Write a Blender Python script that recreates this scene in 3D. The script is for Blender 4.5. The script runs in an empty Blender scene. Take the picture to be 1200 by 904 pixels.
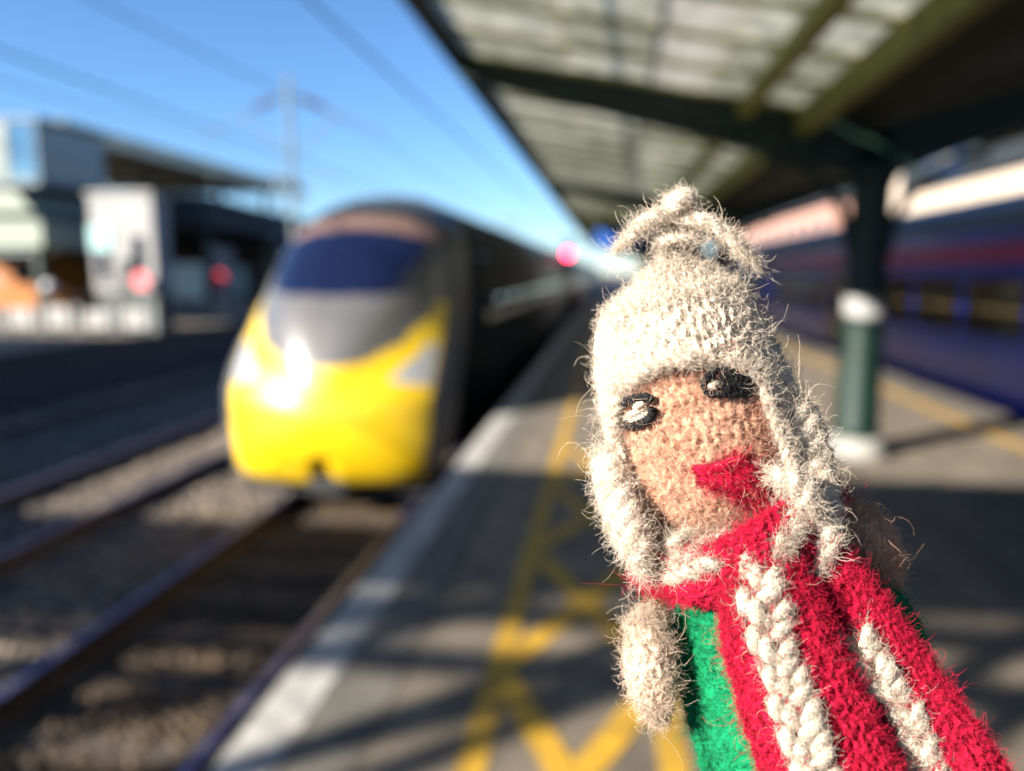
import bpy, math, random
import numpy as np
from mathutils import Vector, Matrix

random.seed(7)
RNG = np.random.default_rng(11)
S = bpy.context.scene
COL = S.collection

# ------------------------------------------------------------------ camera
F = 900.0                                   # focal length in photo pixels (1200 wide)
PITCH = math.atan(132 / 900.0)
YAW = math.asin(115 / math.sqrt(115**2 + 132**2 + 900**2))
CAM = np.array([0.0, 0.0, 1.6])
FOCUS = 0.120
cd = bpy.data.cameras.new('camera')
cam = bpy.data.objects.new('camera', cd); COL.objects.link(cam)
cam.location = CAM
cam.rotation_euler = (math.pi / 2 - PITCH, 0, YAW)
cd.sensor_width = 36.0
cd.lens = 36.0 * F / 1200.0
cd.clip_start = 0.005; cd.clip_end = 3000
cd.dof.use_dof = True
cd.dof.focus_distance = FOCUS - 0.011
cd.dof.aperture_fstop = 9.0
S.camera = cam

# ------------------------------------------------------------------ sky and sun
SUN_L = Vector((1.75, 1.42, -1.0)).normalized()          # direction the sunlight travels
el = math.asin(-SUN_L.z)
w = bpy.data.worlds.new('World'); S.world = w; w.use_nodes = True
nt = w.node_tree; bg = nt.nodes['Background']
sky = nt.nodes.new('ShaderNodeTexSky'); sky.sky_type = 'NISHITA'; sky.sun_disc = False
sky.sun_elevation = el
sky.sun_rotation = math.atan2(-SUN_L.x, -SUN_L.y)
sky.air_density = 1.0; sky.dust_density = 0.0; sky.ozone_density = 7.5
nt.links.new(sky.outputs[0], bg.inputs[0]); bg.inputs[1].default_value = 0.055
sd = bpy.data.lights.new('sun', 'SUN'); sd.energy = 5.0; sd.angle = math.radians(0.53); sd.color = (1.0, 0.93, 0.82)
so = bpy.data.objects.new('sun', sd); COL.objects.link(so)
so.rotation_euler = SUN_L.to_track_quat('-Z', 'Y').to_euler(); so.location = (-20, -25, 30)

S.view_settings.view_transform = 'Standard'; S.view_settings.look = 'None'
S.view_settings.exposure = 2.0; S.view_settings.gamma = 1.0
S.render.engine = 'CYCLES'
S.cycles.use_denoising = True
S.cycles.max_bounces = 8; S.cycles.transparent_max_bounces = 16
S.cycles.sample_clamp_indirect = 6.0
S.cycles.caustics_reflective = False; S.cycles.caustics_refractive = False

# ------------------------------------------------------------------ helpers
class MB:
    def __init__(s): s.v = []; s.f = []
    def quad(s, a, b, c, d):
        n = len(s.v); s.v += [a, b, c, d]; s.f.append((n, n+1, n+2, n+3)); return s
    def poly(s, pts):
        n = len(s.v); s.v += list(pts); s.f.append(tuple(range(n, n+len(pts)))); return s
    def box(s, x0, x1, y0, y1, z0, z1):
        n = len(s.v)
        s.v += [(x0,y0,z0),(x1,y0,z0),(x1,y1,z0),(x0,y1,z0),(x0,y0,z1),(x1,y0,z1),(x1,y1,z1),(x0,y1,z1)]
        s.f += [tuple(n+i for i in q) for q in ((0,3,2,1),(4,5,6,7),(0,1,5,4),(1,2,6,5),(2,3,7,6),(3,0,4,7))]
        return s
    def bar(s, a, b, wx, wz):
        """rectangular bar between two points"""
        a = Vector(a); b = Vector(b); d = (b-a).normalized()
        up = Vector((0,0,1)) if abs(d.z) < .95 else Vector((0,1,0))
        r = d.cross(up).normalized(); u = r.cross(d)
        n = len(s.v)
        for p in (a, b):
            for i, j in ((-1,-1),(1,-1),(1,1),(-1,1)):
                s.v.append(tuple(p + r*(i*wx/2) + u*(j*wz/2)))
        s.f += [(n,n+1,n+2,n+3),(n+7,n+6,n+5,n+4)] + [(n+i, n+4+i, n+4+(i+1)%4, n+(i+1)%4) for i in range(4)]
        return s
    def tube(s, pts, radii, k=10, cap=True):
        pts = [Vector(p) for p in pts]; n0 = len(s.v)
        ref = None
        for i, p in enumerate(pts):
            d = (pts[min(i+1,len(pts)-1)] - pts[max(i-1,0)]).normalized()
            if ref is None:
                ref = d.orthogonal().normalized()
            ref = (ref - d*ref.dot(d)).normalized(); b = d.cross(ref)
            r = radii[i] if hasattr(radii, '__len__') else radii
            for j in range(k):
                a = 2*math.pi*j/k
                s.v.append(tuple(p + ref*(r*math.cos(a)) + b*(r*math.sin(a))))
        for i in range(len(pts)-1):
            for j in range(k):
                s.f.append((n0+i*k+j, n0+i*k+(j+1)%k, n0+(i+1)*k+(j+1)%k, n0+(i+1)*k+j))
        if cap:
            s.f.append(tuple(n0+j for j in range(k))[::-1]); s.f.append(tuple(n0+(len(pts)-1)*k+j for j in range(k)))
        return s
    def prism(s, prof, axis, a0, a1):
        """extrude a closed 2-D profile along axis 'x' or 'y'"""
        n = len(s.v); m = len(prof)
        for a in (a0, a1):
            for (p, q) in prof:
                s.v.append((p, a, q) if axis == 'y' else (a, p, q))
        s.f += [(n+i, n+(i+1)%m, n+m+(i+1)%m, n+m+i) for i in range(m)]
        s.f += [tuple(n+i for i in range(m))[::-1], tuple(n+m+i for i in range(m))]
        return s
    def lathe(s, prof, c=(0,0), k=20):
        n = len(s.v); m = len(prof)
        for (r, z) in prof:
            for j in range(k):
                a = 2*math.pi*j/k; s.v.append((c[0]+r*math.cos(a), c[1]+r*math.sin(a), z))
        for i in range(m-1):
            for j in range(k):
                s.f.append((n+i*k+j, n+i*k+(j+1)%k, n+(i+1)*k+(j+1)%k, n+(i+1)*k+j))
        s.f.append(tuple(n+j for j in range(k))[::-1]); s.f.append(tuple(n+(m-1)*k+j for j in range(k)))
        return s
    def mesh(s, name, mat, smooth=False):
        me = bpy.data.meshes.new(name); me.from_pydata(s.v, [], s.f)
        if mat: me.materials.append(mat)
        me.update()
        if smooth:
            me.polygons.foreach_set('use_smooth', [True]*len(me.polygons))
        return me
    def build(s, name, mat, parent=None, smooth=False, loc=None, bevel=0):
        return link(name, s.mesh(name, mat, smooth), parent, loc, bevel)

def link(name, me, parent=None, loc=None, bevel=0):
    o = bpy.data.objects.new(name, me); COL.objects.link(o)
    if parent: o.parent = parent
    if loc is not None: o.location = loc
    if bevel:
        m = o.modifiers.new('bevel', 'BEVEL'); m.width = bevel; m.segments = 2; m.limit_method = 'ANGLE'
    return o

def np_mesh(name, V, Q, mat, smooth=True):
    V = np.asarray(V, np.float32); Q = np.asarray(Q, np.int32)
    me = bpy.data.meshes.new(name); k = Q.shape[1]
    me.vertices.add(len(V)); me.vertices.foreach_set('co', V.ravel())
    me.loops.add(Q.size); me.loops.foreach_set('vertex_index', Q.ravel())
    me.polygons.add(len(Q)); me.polygons.foreach_set('loop_start', np.arange(0, Q.size, k, dtype=np.int32))
    me.polygons.foreach_set('loop_total', np.full(len(Q), k, np.int32))
    me.polygons.foreach_set('use_smooth', np.full(len(Q), smooth))
    if mat: me.materials.append(mat)
    me.update(calc_edges=True); me.validate()
    return me

def empty(name, loc=(0,0,0), rz=0):
    o = bpy.data.objects.new(name, None); COL.objects.link(o); o.location = loc; o.rotation_euler = (0,0,rz)
    o.empty_display_size = .1
    return o

def tag(o, label, cat, group=None):
    o['label'] = label; o['category'] = cat
    if group: o['group'] = group
    return o
def struct(o, label=None):
    o['kind'] = 'structure'
    if label: o['label'] = label
    return o
def copy_tree(o, parent=None):
    c = o.copy(); COL.objects.link(c); c.parent = parent
    for ch in o.children: copy_tree(ch, c)
    return c

def mat(name, col, rough=.6, metal=0., var=.25, scale=6., bump=0., bscale=40., spec=.5, emit=None, coat=0., dark=None):
    m = bpy.data.materials.new(name); m.use_nodes = True
    n = m.node_tree.nodes; l = m.node_tree.links; b = n['Principled BSDF']
    b.inputs['Roughness'].default_value = rough; b.inputs['Metallic'].default_value = metal
    b.inputs['Specular IOR Level'].default_value = spec
    if coat: b.inputs['Coat Weight'].default_value = coat; b.inputs['Coat Roughness'].default_value = .14
    tc = n.new('ShaderNodeTexCoord'); no = n.new('ShaderNodeTexNoise'); no.inputs['Scale'].default_value = scale
    no.inputs['Detail'].default_value = 6
    l.new(tc.outputs['Object'], no.inputs['Vector'])
    r = n.new('ShaderNodeValToRGB')
    c2 = dark if dark else tuple(c*(1-var) for c in col)
    c3 = tuple(min(1, c*(1+var*.6)) for c in col)
    r.color_ramp.elements[0].position = .3; r.color_ramp.elements[0].color = (*c2, 1)
    r.color_ramp.elements[1].position = .7; r.color_ramp.elements[1].color = (*c3, 1)
    l.new(no.outputs['Fac'], r.inputs['Fac']); l.new(r.outputs['Color'], b.inputs['Base Color'])
    if bump:
        nb = n.new('ShaderNodeTexNoise'); nb.inputs['Scale'].default_value = bscale; nb.inputs['Detail'].default_value = 8
        l.new(tc.outputs['Object'], nb.inputs['Vector'])
        bu = n.new('ShaderNodeBump'); bu.inputs['Strength'].default_value = bump; bu.inputs['Distance'].default_value = .02
        l.new(nb.outputs['Fac'], bu.inputs['Height']); l.new(bu.outputs['Normal'], b.inputs['Normal'])
    if emit:
        b.inputs['Emission Color'].default_value = (*emit[0], 1); b.inputs['Emission Strength'].default_value = emit[1]
    return m

def glassy(name, col, rough=.05, trans=.0):
    m = mat(name, col, rough, 0, .15, 3, spec=.6)
    return m

def translucent(name, col, clear=.2, tl=.6):
    m = bpy.data.materials.new(name); m.use_nodes = True
    n = m.node_tree.nodes; l = m.node_tree.links; n.remove(n['Principled BSDF'])
    out = n['Material Output']
    tc = n.new('ShaderNodeTexCoord'); no = n.new('ShaderNodeTexNoise'); no.inputs['Scale'].default_value = 3.5; no.inputs['Detail'].default_value = 7
    l.new(tc.outputs['Object'], no.inputs['Vector'])
    r = n.new('ShaderNodeValToRGB')
    r.color_ramp.elements[0].position = .3; r.color_ramp.elements[0].color = (*[c*.55 for c in col], 1)
    r.color_ramp.elements[1].position = .65; r.color_ramp.elements[1].color = (*col, 1)
    l.new(no.outputs['Fac'], r.inputs['Fac'])
    t = n.new('ShaderNodeBsdfTranslucent'); d = n.new('ShaderNodeBsdfDiffuse'); tr = n.new('ShaderNodeBsdfTransparent')
    l.new(r.outputs['Color'], t.inputs['Color']); l.new(r.outputs['Color'], d.inputs['Color'])
    tr.inputs['Color'].default_value = (.85, .95, .92, 1)
    a = n.new('ShaderNodeMixShader'); a.inputs[0].default_value = tl
    l.new(d.outputs[0], a.inputs[1]); l.new(t.outputs[0], a.inputs[2])
    b = n.new('ShaderNodeMixShader'); b.inputs[0].default_value = clear
    l.new(a.outputs[0], b.inputs[1]); l.new(tr.outputs[0], b.inputs[2])
    l.new(b.outputs[0], out.inputs[0])
    return m

def clear_glass(name, tint=(.75,.88,.86), refl=.12):
    m = bpy.data.materials.new(name); m.use_nodes = True
    n = m.node_tree.nodes; l = m.node_tree.links; n.remove(n['Principled BSDF'])
    tr = n.new('ShaderNodeBsdfTransparent'); tr.inputs[0].default_value = (*tint, 1)
    g = n.new('ShaderNodeBsdfGlossy'); g.inputs['Roughness'].default_value = .03
    fr = n.new('ShaderNodeFresnel'); fr.inputs[0].default_value = 1.5
    ad = n.new('ShaderNodeMath'); ad.operation = 'ADD'; ad.inputs[1].default_value = refl; ad.use_clamp = True
    l.new(fr.outputs[0], ad.inputs[0])
    x = n.new('ShaderNodeMixShader'); l.new(ad.outputs[0], x.inputs[0]); l.new(tr.outputs[0], x.inputs[1]); l.new(g.outputs[0], x.inputs[2])
    l.new(x.outputs[0], n['Material Output'].inputs[0])
    return m

M = {}
M['ballast'] = mat('ballast', (.085,.066,.05), .95, 0, .55, 14, 1.0, 30)
M['asphalt'] = mat('platform asphalt', (.15,.122,.09), .8, 0, .35, 3.5, .5, 90, dark=(.075,.061,.045))
M['coping'] = mat('coping stone', (.105,.094,.078), .85, 0, .3, 5, .5, 60)
M['white_line'] = mat('worn white paint', (.36,.345,.315), .7, 0, .3, 9, .2, 60, dark=(.18,.17,.16))
M['yellow_line'] = mat('worn yellow paint', (.42,.235,.010), .7, 0, .35, 8, .2, 60, dark=(.21,.125,.018))
M['brick'] = mat('platform wall brick', (.10,.08,.07), .9, 0, .4, 8, .6, 30)
M['rail_side'] = mat('rusty rail', (.09,.055,.04), .8, .2, .3, 12)
M['rail_top'] = mat('sky blue rail head', (.13,.13,.24), .5, .9, .1, 20)  # blue of the reflected sky mixed into the metal colour
M['sleeper'] = mat('grimy sleeper', (.055,.042,.032), .9, 0, .3, 7, .4, 50)
M['green'] = mat('dark green paint', (.002,.015,.011), .5, 0, .3, 3, spec=.4)
M['olive'] = mat('pale olive paint', (.26,.28,.06), .7, 0, .4, 5)  # paler and yellower than the dark green of the beams
M['boards'] = mat('dark roof boards', (.018,.026,.018), .8, 0, .4, 4, .4, 20)
M['pane_a'] = translucent('dirty roof glass', (.86,.84,.73), .06, .74)
M['pane_b'] = translucent('stained roof glass', (.72,.71,.60), .05, .7)
M['pane_c'] = translucent('clearer roof glass', (.86,.80,.70), .14, .75)  # more transparent and slightly pinker than the other panes
M['white'] = mat('white render', (.24,.235,.23), .7, 0, .12, 2, .2, 30)
M['offwhite'] = mat('off white paint', (.24,.235,.215), .6, 0, .2, 4)
M['dark'] = mat('dark paint', (.022,.028,.028), .6, 0, .3, 4)
M['black'] = mat('black rubber', (.012,.012,.013), .7, 0, .2, 8)
M['glass_dark'] = mat('dark window glass', (.012,.018,.03), .06, 0, .2, 2, spec=.7)
M['steel'] = mat('galvanised steel', (.32,.34,.35), .5, .6, .2, 6)
M['mast'] = mat('weathered mast steel', (.11,.14,.16), .7, .2, .2, 5)
M['wire'] = mat('copper wire', (.06,.06,.06), .5, .5, .1, 6)

# ------------------------------------------------------------------ ground, tracks, platforms
RZ = -0.915                                     # rail level (platform surface is z = 0)
X_EDGE = -1.27
g = MB()
g.quad((-1500,-400,RZ-.19),(1500,-400,RZ-.19),(1500,2500,RZ-.19),(-1500,2500,RZ-.19))
struct(g.build('ground', M['ballast']), 'brown stone ballast ground under the railway tracks')

# loose ballast stones heaped beside the near rails (uncountable)
def stones(name, x0, x1, y0, y1, n, size, mt, label, hfun):
    ico = np.array([(0,0,1),(.9,0,.3),(.28,.85,.3),(-.72,.53,.3),(-.72,-.53,.3),(.28,-.85,.3),(0,0,-.6)])
    tri = np.array([(0,1,2),(0,2,3),(0,3,4),(0,4,5),(0,5,1),(6,2,1),(6,3,2),(6,4,3),(6,5,4),(6,1,5)])
    px = RNG.uniform(x0, x1, n); py = y0 + (y1-y0)*RNG.uniform(0,1,n)**1.5
    sc = size*RNG.uniform(.6,1.4,(n,1,1))*RNG.uniform(.7,1.2,(n,1,3))
    an = RNG.uniform(0, 6.28, n); c, s = np.cos(an), np.sin(an)
    v = ico[None]*sc
    vx = v[...,0]*c[:,None]-v[...,1]*s[:,None]; vy = v[...,0]*s[:,None]+v[...,1]*c[:,None]
    V = np.stack([vx+px[:,None], vy+py[:,None], v[...,2]+hfun(px)[:,None]], -1).reshape(-1,3)
    T = (tri[None]+7*np.arange(n)[:,None,None]).reshape(-1,3)
    o = link(name, np_mesh(name, V, T, mt, False)); o['kind'] = 'stuff'; o['label'] = label; return o
def island_mat(name, cols, rough=.9, pos=None, noise=None):
    m = bpy.data.materials.new(name); m.use_nodes = True
    n = m.node_tree.nodes; l = m.node_tree.links; b = n['Principled BSDF']; b.inputs['Roughness'].default_value = rough
    ge = n.new('ShaderNodeNewGeometry'); r = n.new('ShaderNodeValToRGB')
    while len(r.color_ramp.elements) < len(cols): r.color_ramp.elements.new(.5)
    for i, c in enumerate(cols):
        r.color_ramp.elements[i].position = pos[i] if pos else i/(len(cols)-1); r.color_ramp.elements[i].color = (*c, 1)
    l.new(ge.outputs['Random Per Island'], r.inputs['Fac']); l.new(r.outputs['Color'], b.inputs['Base Color'])
    return m
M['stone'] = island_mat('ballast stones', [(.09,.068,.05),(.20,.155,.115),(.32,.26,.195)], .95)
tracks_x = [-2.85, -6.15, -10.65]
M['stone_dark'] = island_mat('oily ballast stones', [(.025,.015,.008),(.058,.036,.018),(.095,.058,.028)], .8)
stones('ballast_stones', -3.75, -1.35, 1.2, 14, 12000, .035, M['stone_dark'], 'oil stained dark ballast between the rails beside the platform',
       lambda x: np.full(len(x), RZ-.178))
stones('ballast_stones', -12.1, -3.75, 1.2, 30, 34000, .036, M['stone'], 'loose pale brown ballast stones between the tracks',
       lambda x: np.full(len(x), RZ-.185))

rail_prof = [(-.07,-.16),(.07,-.16),(.07,-.145),(.012,-.12),(.012,-.045),(.035,-.035),(.035,-.002),(-.035,-.002),(-.035,-.035),(-.012,-.045),(-.012,-.12),(-.07,-.145)]
for ti, tx in enumerate(tracks_x):
    t = empty('railway_track', (tx, 0, RZ))
    struct(t, ['railway track beside the platform with the yellow hatching', 'middle railway track between the platforms', 'railway track beside the far platform'][ti])
    for sx in (-.7525, .7525):
        r = MB().prism([(p+sx, q) for p, q in rail_prof], 'y', -6, 260).build('rail', M['rail_side'], t)
        MB().box(sx-.034, sx+.034, -6, 260, -.0015, .002).build('rail_head', M['rail_top'], r)
    sm = MB().prism([(-1.25,-.19),(1.25,-.19),(1.25,-.165),(1.15,-.15),(.45,-.165),(-.45,-.165),(-1.15,-.15),(-1.25,-.165)], 'y', -.12, .12).mesh('sleeper', M['sleeper'])
    for i in range(46 if ti < 2 else 30):
        link('sleeper', sm, t, (0, 1.0+.68*i + (8 if ti == 2 else 0), .003))

# the platform we stand on
p = empty('platform', (1.7, 0, 0)); struct(p, 'tarmac station platform with yellow hatched box and white edge')
X_R = 4.55
MB().box(-.79-1.7, X_R-.35-1.7, -8, 160, -1.1, 0).build('platform_surface', M['asphalt'], p)
MB().box(X_EDGE+.08-1.7, -.79-1.7, -8, 160, -1.1, -.12).build('platform_wall', M['brick'], p)
MB().box(X_R-.35-1.7, X_R-.08-1.7, -8, 160, -1.1, -.12).build('platform_wall', M['brick'], p)
cop = MB().box(0, .47, 0.006, .894, -.118, 0).mesh('coping_stone', M['coping'])
cop2 = MB().box(0, .35, 0.006, .894, -.118, 0).mesh('coping_stone', M['coping'])
wl = MB().box(0, .2, 0.004, .896, 0, .003).mesh('white_edge_paint', M['white_line'])
for i in range(70):
    y = -3 + .9*i; dz = random.uniform(-.004, .004)
    link('coping_stone', cop, p, (X_EDGE-1.7, y, dz))
    link('white_edge_paint', wl, p, (X_EDGE+.012-1.7, y, dz+.0012))
    link('coping_stone', cop2, p, (X_R-.35-1.7, y, random.uniform(-.004,.004)))
far = MB().box(X_EDGE-1.7, -.795-1.7, 60, 160, -.11, .001).build('coping_run', M['coping'], p)
yl = MB(); yl.box(-.47-1.7, -.375-1.7, -3, 120, 0, .004); yl.build('yellow_line', M['yellow_line'], p)
MB().box(3.77-1.7, 3.87-1.7, -3, 120, 0, .004).build('yellow_line', M['yellow_line'], p)
MB().box(.19-1.7, .285-1.7, .8, 7.04, 0, .004).build('yellow_line', M['yellow_line'], p)
for i in range(6):                                 # crosses of the hatched box
    ya = 7.04-1.38*(i+1); yb = ya+1.38
    if yb < .5: break
    for (xa, xb, zz) in ((-.42, .235, .0045), (.235, -.42, .0052)):
        a = Vector((xa-1.7, ya, zz)); b = Vector((xb-1.7, yb, zz)); d = (b-a).normalized(); nrm = Vector((-d.y, d.x, 0))*.055
        MB().quad(tuple(a-nrm), tuple(b-nrm), tuple(b+nrm), tuple(a+nrm)).build('yellow_cross', M['yellow_line'], p)

# far platform on the left
fp = empty('platform', (-12.2, 0, 0)); struct(fp, 'far platform across the tracks with dark brick face')
MB().box(-40, -.5, -5, 160, -1.1, 0).build('platform_surface', M['asphalt'], fp)
MB().box(-.5, -.08, -5, 160, -1.1, -.12).build('platform_wall', M['brick'], fp)
cop3 = MB().box(-.5, 0, .006, .894, -.118, .002).mesh('coping_stone', M['coping'])
for i in range(48): link('coping_stone', cop3, fp, (0, 8+.9*i, random.uniform(-.003,.003)))
# platform on the far right, behind the blue train
rp = empty('platform', (8.0, 0, 0)); struct(rp, 'platform in front of the cream station building')
MB().box(0, 30, -5, 160, -1.1, 0).build('platform_surface', M['asphalt'], rp)

# ------------------------------------------------------------------ canopy over our platform
can = tag(empty('platform_canopy', (2.2, 7.4, 0)), 'dark green butterfly station canopy with dirty glass strip on iron columns', 'canopy')
OX, OY = 2.2, 7.4
def zr(x): return 3.50 - .185*(x+1.3) if x < 2.2 else 2.852 + .24*(x-2.2)
Y0C, Y1C = -1.3, 51.0
cols = [-1.65 + 8.7*i for i in range(7)]
for y in cols:
    yy = y-OY
    c = MB().lathe([(.19,.16),(.20,.20),(.185,.26),(.165,1.18),(.165,1.19),(.165,1.44),(.16,2.3),(.17,2.34),(.21,2.42),(.21,2.50),(.17,2.54),(.17,2.75)], (0,yy), 20).build('column', M['green'], can, True)
    MB().lathe([(.27,.0),(.27,.05),(.25,.07),(.24,.14),(.20,.17)], (0,yy), 20).build('column_base', M['offwhite'], c)
    MB().lathe([(.170,1.22),(.1705,1.23),(.1705,1.38),(.170,1.39)], (0,yy), 20).build('painted_band', M['white'], c)
    # tapered beams rising to either eave
    b = MB()
    for side, xe in ((-1, -1.36), (1, 4.6)):
        pr_ = []; pb_ = []
        for k in range(9):
            x = 2.2 + (xe-2.2)*k/8; top = zr(x)-.02; dep = .50 - .32*(k/8)**.8
            pr_.append((x-OX, top)); pb_.append((x-OX, top-dep))
        prof = pr_ + pb_[::-1]
        b.prism(prof, 'y', yy-.07, yy+.07)
    b.build('beam', M['green'], can)
    for side in (-1, 1):
        pts = []
        for k in range(9):
            a = k/8*math.pi/2
            pts.append((side*(.15+.75*(1-math.cos(a))), yy, 1.75 + .82*math.sin(a)))
        MB().tube(pts, .045, 8).build('bracket', M['green'], can, True)
for x, m_, h in ((1.10, 'olive', .14), (1.58, 'olive', .20)):
    MB().box(x-.05-OX, x+.05-OX, Y0C-OY, Y1C-OY, zr(x)-h-.02, zr(x)-.02).build('purlin', M[m_], can)
g = MB(); g.prism([(-1.42-OX, zr(-1.3)-.10),(-1.30-OX, zr(-1.3)-.10),(-1.30-OX, zr(-1.3)+.05),(-1.42-OX, zr(-1.3)+.05)], 'y', Y0C-OY, Y1C-OY)
g.build('gutter', M['green'], can)
g = MB(); g.prism([(4.55-OX, 3.30),(4.67-OX, 3.30),(4.67-OX, 3.50),(4.55-OX, 3.50)], 'y', Y0C-OY, Y1C-OY); g.build('gutter', M['green'], can)
bd = MB()
xs = [1.62 + .145*i for i in range(21)]
for i in range(20):
    a, b_ = xs[i]+.004, xs[i+1]-.004
    o_ = .004*(i % 2)
    bd.prism([(a-OX, zr(a)+.02-o_),(b_-OX, zr(b_)+.02-o_),(b_-OX, zr(b_)+.045),(a-OX, zr(a)+.045)], 'y', Y0C-OY, Y1C-OY)
bd.build('roof_boarding', M['boards'], can)
# roof sheet laid over the boards
rs = MB(); rs.prism([(1.6-OX, zr(1.6)+.05),(2.2-OX, zr(2.2)+.05),(4.66-OX, zr(4.66)+.05),(4.66-OX, zr(4.66)+.07),(2.2-OX, zr(2.2)+.07),(1.6-OX, zr(1.6)+.07)], 'y', Y0C-OY, Y1C-OY)
rs.build('roof_sheet', M['dark'], can)
tiers = [(-1.30, -.38), (-.40, .30), (.28, .78), (.76, 1.56)]
pm = {}
for ti, (a, b_) in enumerate(tiers):
    for k in 'abc':
        xm = (a+b_)/2
        pm[ti, k] = MB().prism([(a-xm, zr(a)-zr(xm)),(b_-xm, zr(b_)-zr(xm)),(b_-xm, zr(b_)-zr(xm)+.008),(a-xm, zr(a)-zr(xm)+.008)], 'y', .022, .732).mesh('glass_pane', M['pane_'+k])
barm = MB().prism([(-1.3, zr(-1.3)-.03),(1.58, zr(1.58)-.03),(1.58, zr(1.58)+.03),(-1.3, zr(-1.3)+.03)], 'y', -.02, .02).mesh('glazing_bar', M['olive'])
npn = int((Y1C-Y0C)/.75)
for i in range(npn):
    y = Y0C + .75*i
    link('glazing_bar', barm, can, (-OX, y-OY, 0))
    for ti, (a, b_) in enumerate(tiers):
        k = random.choice('aaabb')
        if ti == 2 and 4.6 < y < 6.7: k = 'c'
        if ti in (1, 2) and random.random() < .05: k = 'c'
        xm = (a+b_)/2
        link('glass_pane', pm[ti, k], can, (xm-OX, y-OY, zr(xm)+.012*(ti % 2)))

# fluorescent fitting hung along the right-hand eave
lf = tag(empty('strip_light', (4.4, 8.6, 3.1)), 'long grey strip light fitting hung under the right eave of canopy', 'light')
MB().box(-.06,.06,-1.5,1.5,0,.08).build('housing', M['steel'], lf)
MB().box(-.05,.05,-1.45,1.45,-.05,0.001).build('diffuser', M['offwhite'], lf)
for yy in (-1.2, 1.2): MB().box(-.01,.01,yy-.01,yy+.01,.08,.24).build('hanger', M['steel'], lf)
# blue hanging sign far along the platform
hs = tag(empty('hanging_sign', (.3, 22, 2.35)), 'blue hanging platform sign under the far end of canopy', 'sign')
MB().box(-.7,.7,-.04,.04,0,.42).build('board', mat('blue sign', (.02,.10,.42), .4), hs)
for xx in (-.5,.5): MB().box(xx-.012,xx+.012,-.012,.012,.42,1.0).build('hanger', M['steel'], hs)

# ------------------------------------------------------------------ high-speed train with yellow nose
TX, TY = -3.0, 7.50
M['t_yellow'] = mat('train yellow paint', (.62,.40,.003), .42, 0, .06, 3, coat=.8)
M['t_grey'] = mat('train graphite paint', (.115,.11,.105), .34, .3, .12, 3, coat=.6)
M['t_silver'] = mat('train silver paint', (.07,.073,.08), .45, .1, .1, 3, coat=.12, spec=.3)
M['t_dark'] = mat('train dark side paint', (.007,.012,.012), .5, 0, .2, 3, coat=.08, spec=.3)
M['t_copper'] = mat('train copper brown band', (.12,.068,.048), .6, .0, .15, 4, coat=.1)
M['t_screen'] = mat('train windscreen', (.004,.006,.022), .06, 0, .1, 2, spec=.7)
M['t_lamp'] = mat('headlamp lens', (.35,.36,.38), .08, .3, .2, 12, spec=.8)
M['t_stripe'] = mat('train pale stripe', (.62,.58,.50), .4, 0, .12, 4)
def catmull(P, n):
    P = np.array(P, float); N = len(P); out = []
    for i in range(N):
        p0, p1, p2, p3 = P[i-1], P[i], P[(i+1) % N], P[(i+2) % N]
        for k in range(n):
            t = k/n
            out.append(.5*((2*p1)+(-p0+p2)*t+(2*p0-5*p1+4*p2-p3)*t*t+(-p0+3*p1-3*p2+p3)*t**3))
    return np.array(out)
half = [(0,2.65),(.45,2.6),(.86,2.38),(1.13,1.95),(1.3,1.1),(1.36,.5),(1.34,0),(1.2,-.5),(.9,-.68),(.45,-.7)]
prof = half + [(0,-.7)] + [(-x, z) for x, z in half[::-1][:-1]]
OUT = catmull(prof, 9)
def inpoly(x, z, P):
    c = False; j = len(P)-1
    for i in range(len(P)):
        if (P[i][1] > z) != (P[j][1] > z) and x < (P[j][0]-P[i][0])*(z-P[i][1])/(P[j][1]-P[i][1])+P[i][0]: c = not c
        j = i
    return c
ZP = {'windscreen': [(-.01,2.13),(.5,2.08),(.88,1.97),(.97,1.72),(.90,1.40),(.5,1.35),(-.01,1.36)],
      'headlamp': [(.69,.47),(1.04,.82),(1.13,.84),(1.12,.40)],
      'roof_band': [(-.01,2.135),(.5,2.085),(.9,1.975),(1.0,2.0),(.88,2.13),(.5,2.27),(-.01,2.32)],
      'hood': [(-.01,1.36),(.5,1.35),(.9,1.40),(.97,1.72),(1.06,1.66),(1.08,1.28),(.78,.84),(.4,.66),(-.01,.60)],
      'nose_panel': [(-.01,.60),(.4,.66),(.78,.84),(1.08,1.28),(1.15,1.27),(1.15,.9),(1.13,.4),(1.12,-.1),(1.06,-.5),(.95,-.75),(-.01,-.75)]}
ZM = {'windscreen': 't_screen', 'headlamp': 't_lamp', 'roof_band': 't_copper', 'hood': 't_grey', 'nose_panel': 't_yellow', 'cab_side': 't_silver', 'headlamp_left': 't_lamp', 'headlamp_right': 't_lamp', 'cab_roof': 't_dark'}
def zone(x, y, z):
    ax = abs(x)
    if y < 2.3:
        for k in ('headlamp', 'windscreen', 'roof_band', 'hood', 'nose_panel'):
            if inpoly(ax, z, ZP[k]): return ('headlamp_left' if x < 0 else 'headlamp_right') if k == 'headlamp' else k
        if z > 1.9: return 'cab_roof'
    return 'cab_side'
train = tag(empty('express_train', (TX, TY, RZ)), 'express train with rounded bright yellow nose and dark blue windscreen', 'train')
NR = 90; c0 = np.array([0, .1]); dd = OUT-c0; ang = np.arctan2(dd[:,1], np.abs(dd[:,0])); sn = np.sin(ang)
Ln = np.where(sn > 0, .75+2.35*sn**2, .75-.4*np.abs(sn)); nphi = len(OUT)
rr = np.sin(np.linspace(0, 1, NR)*math.pi/2)**.8
GR = np.zeros((NR, nphi, 3))
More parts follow.
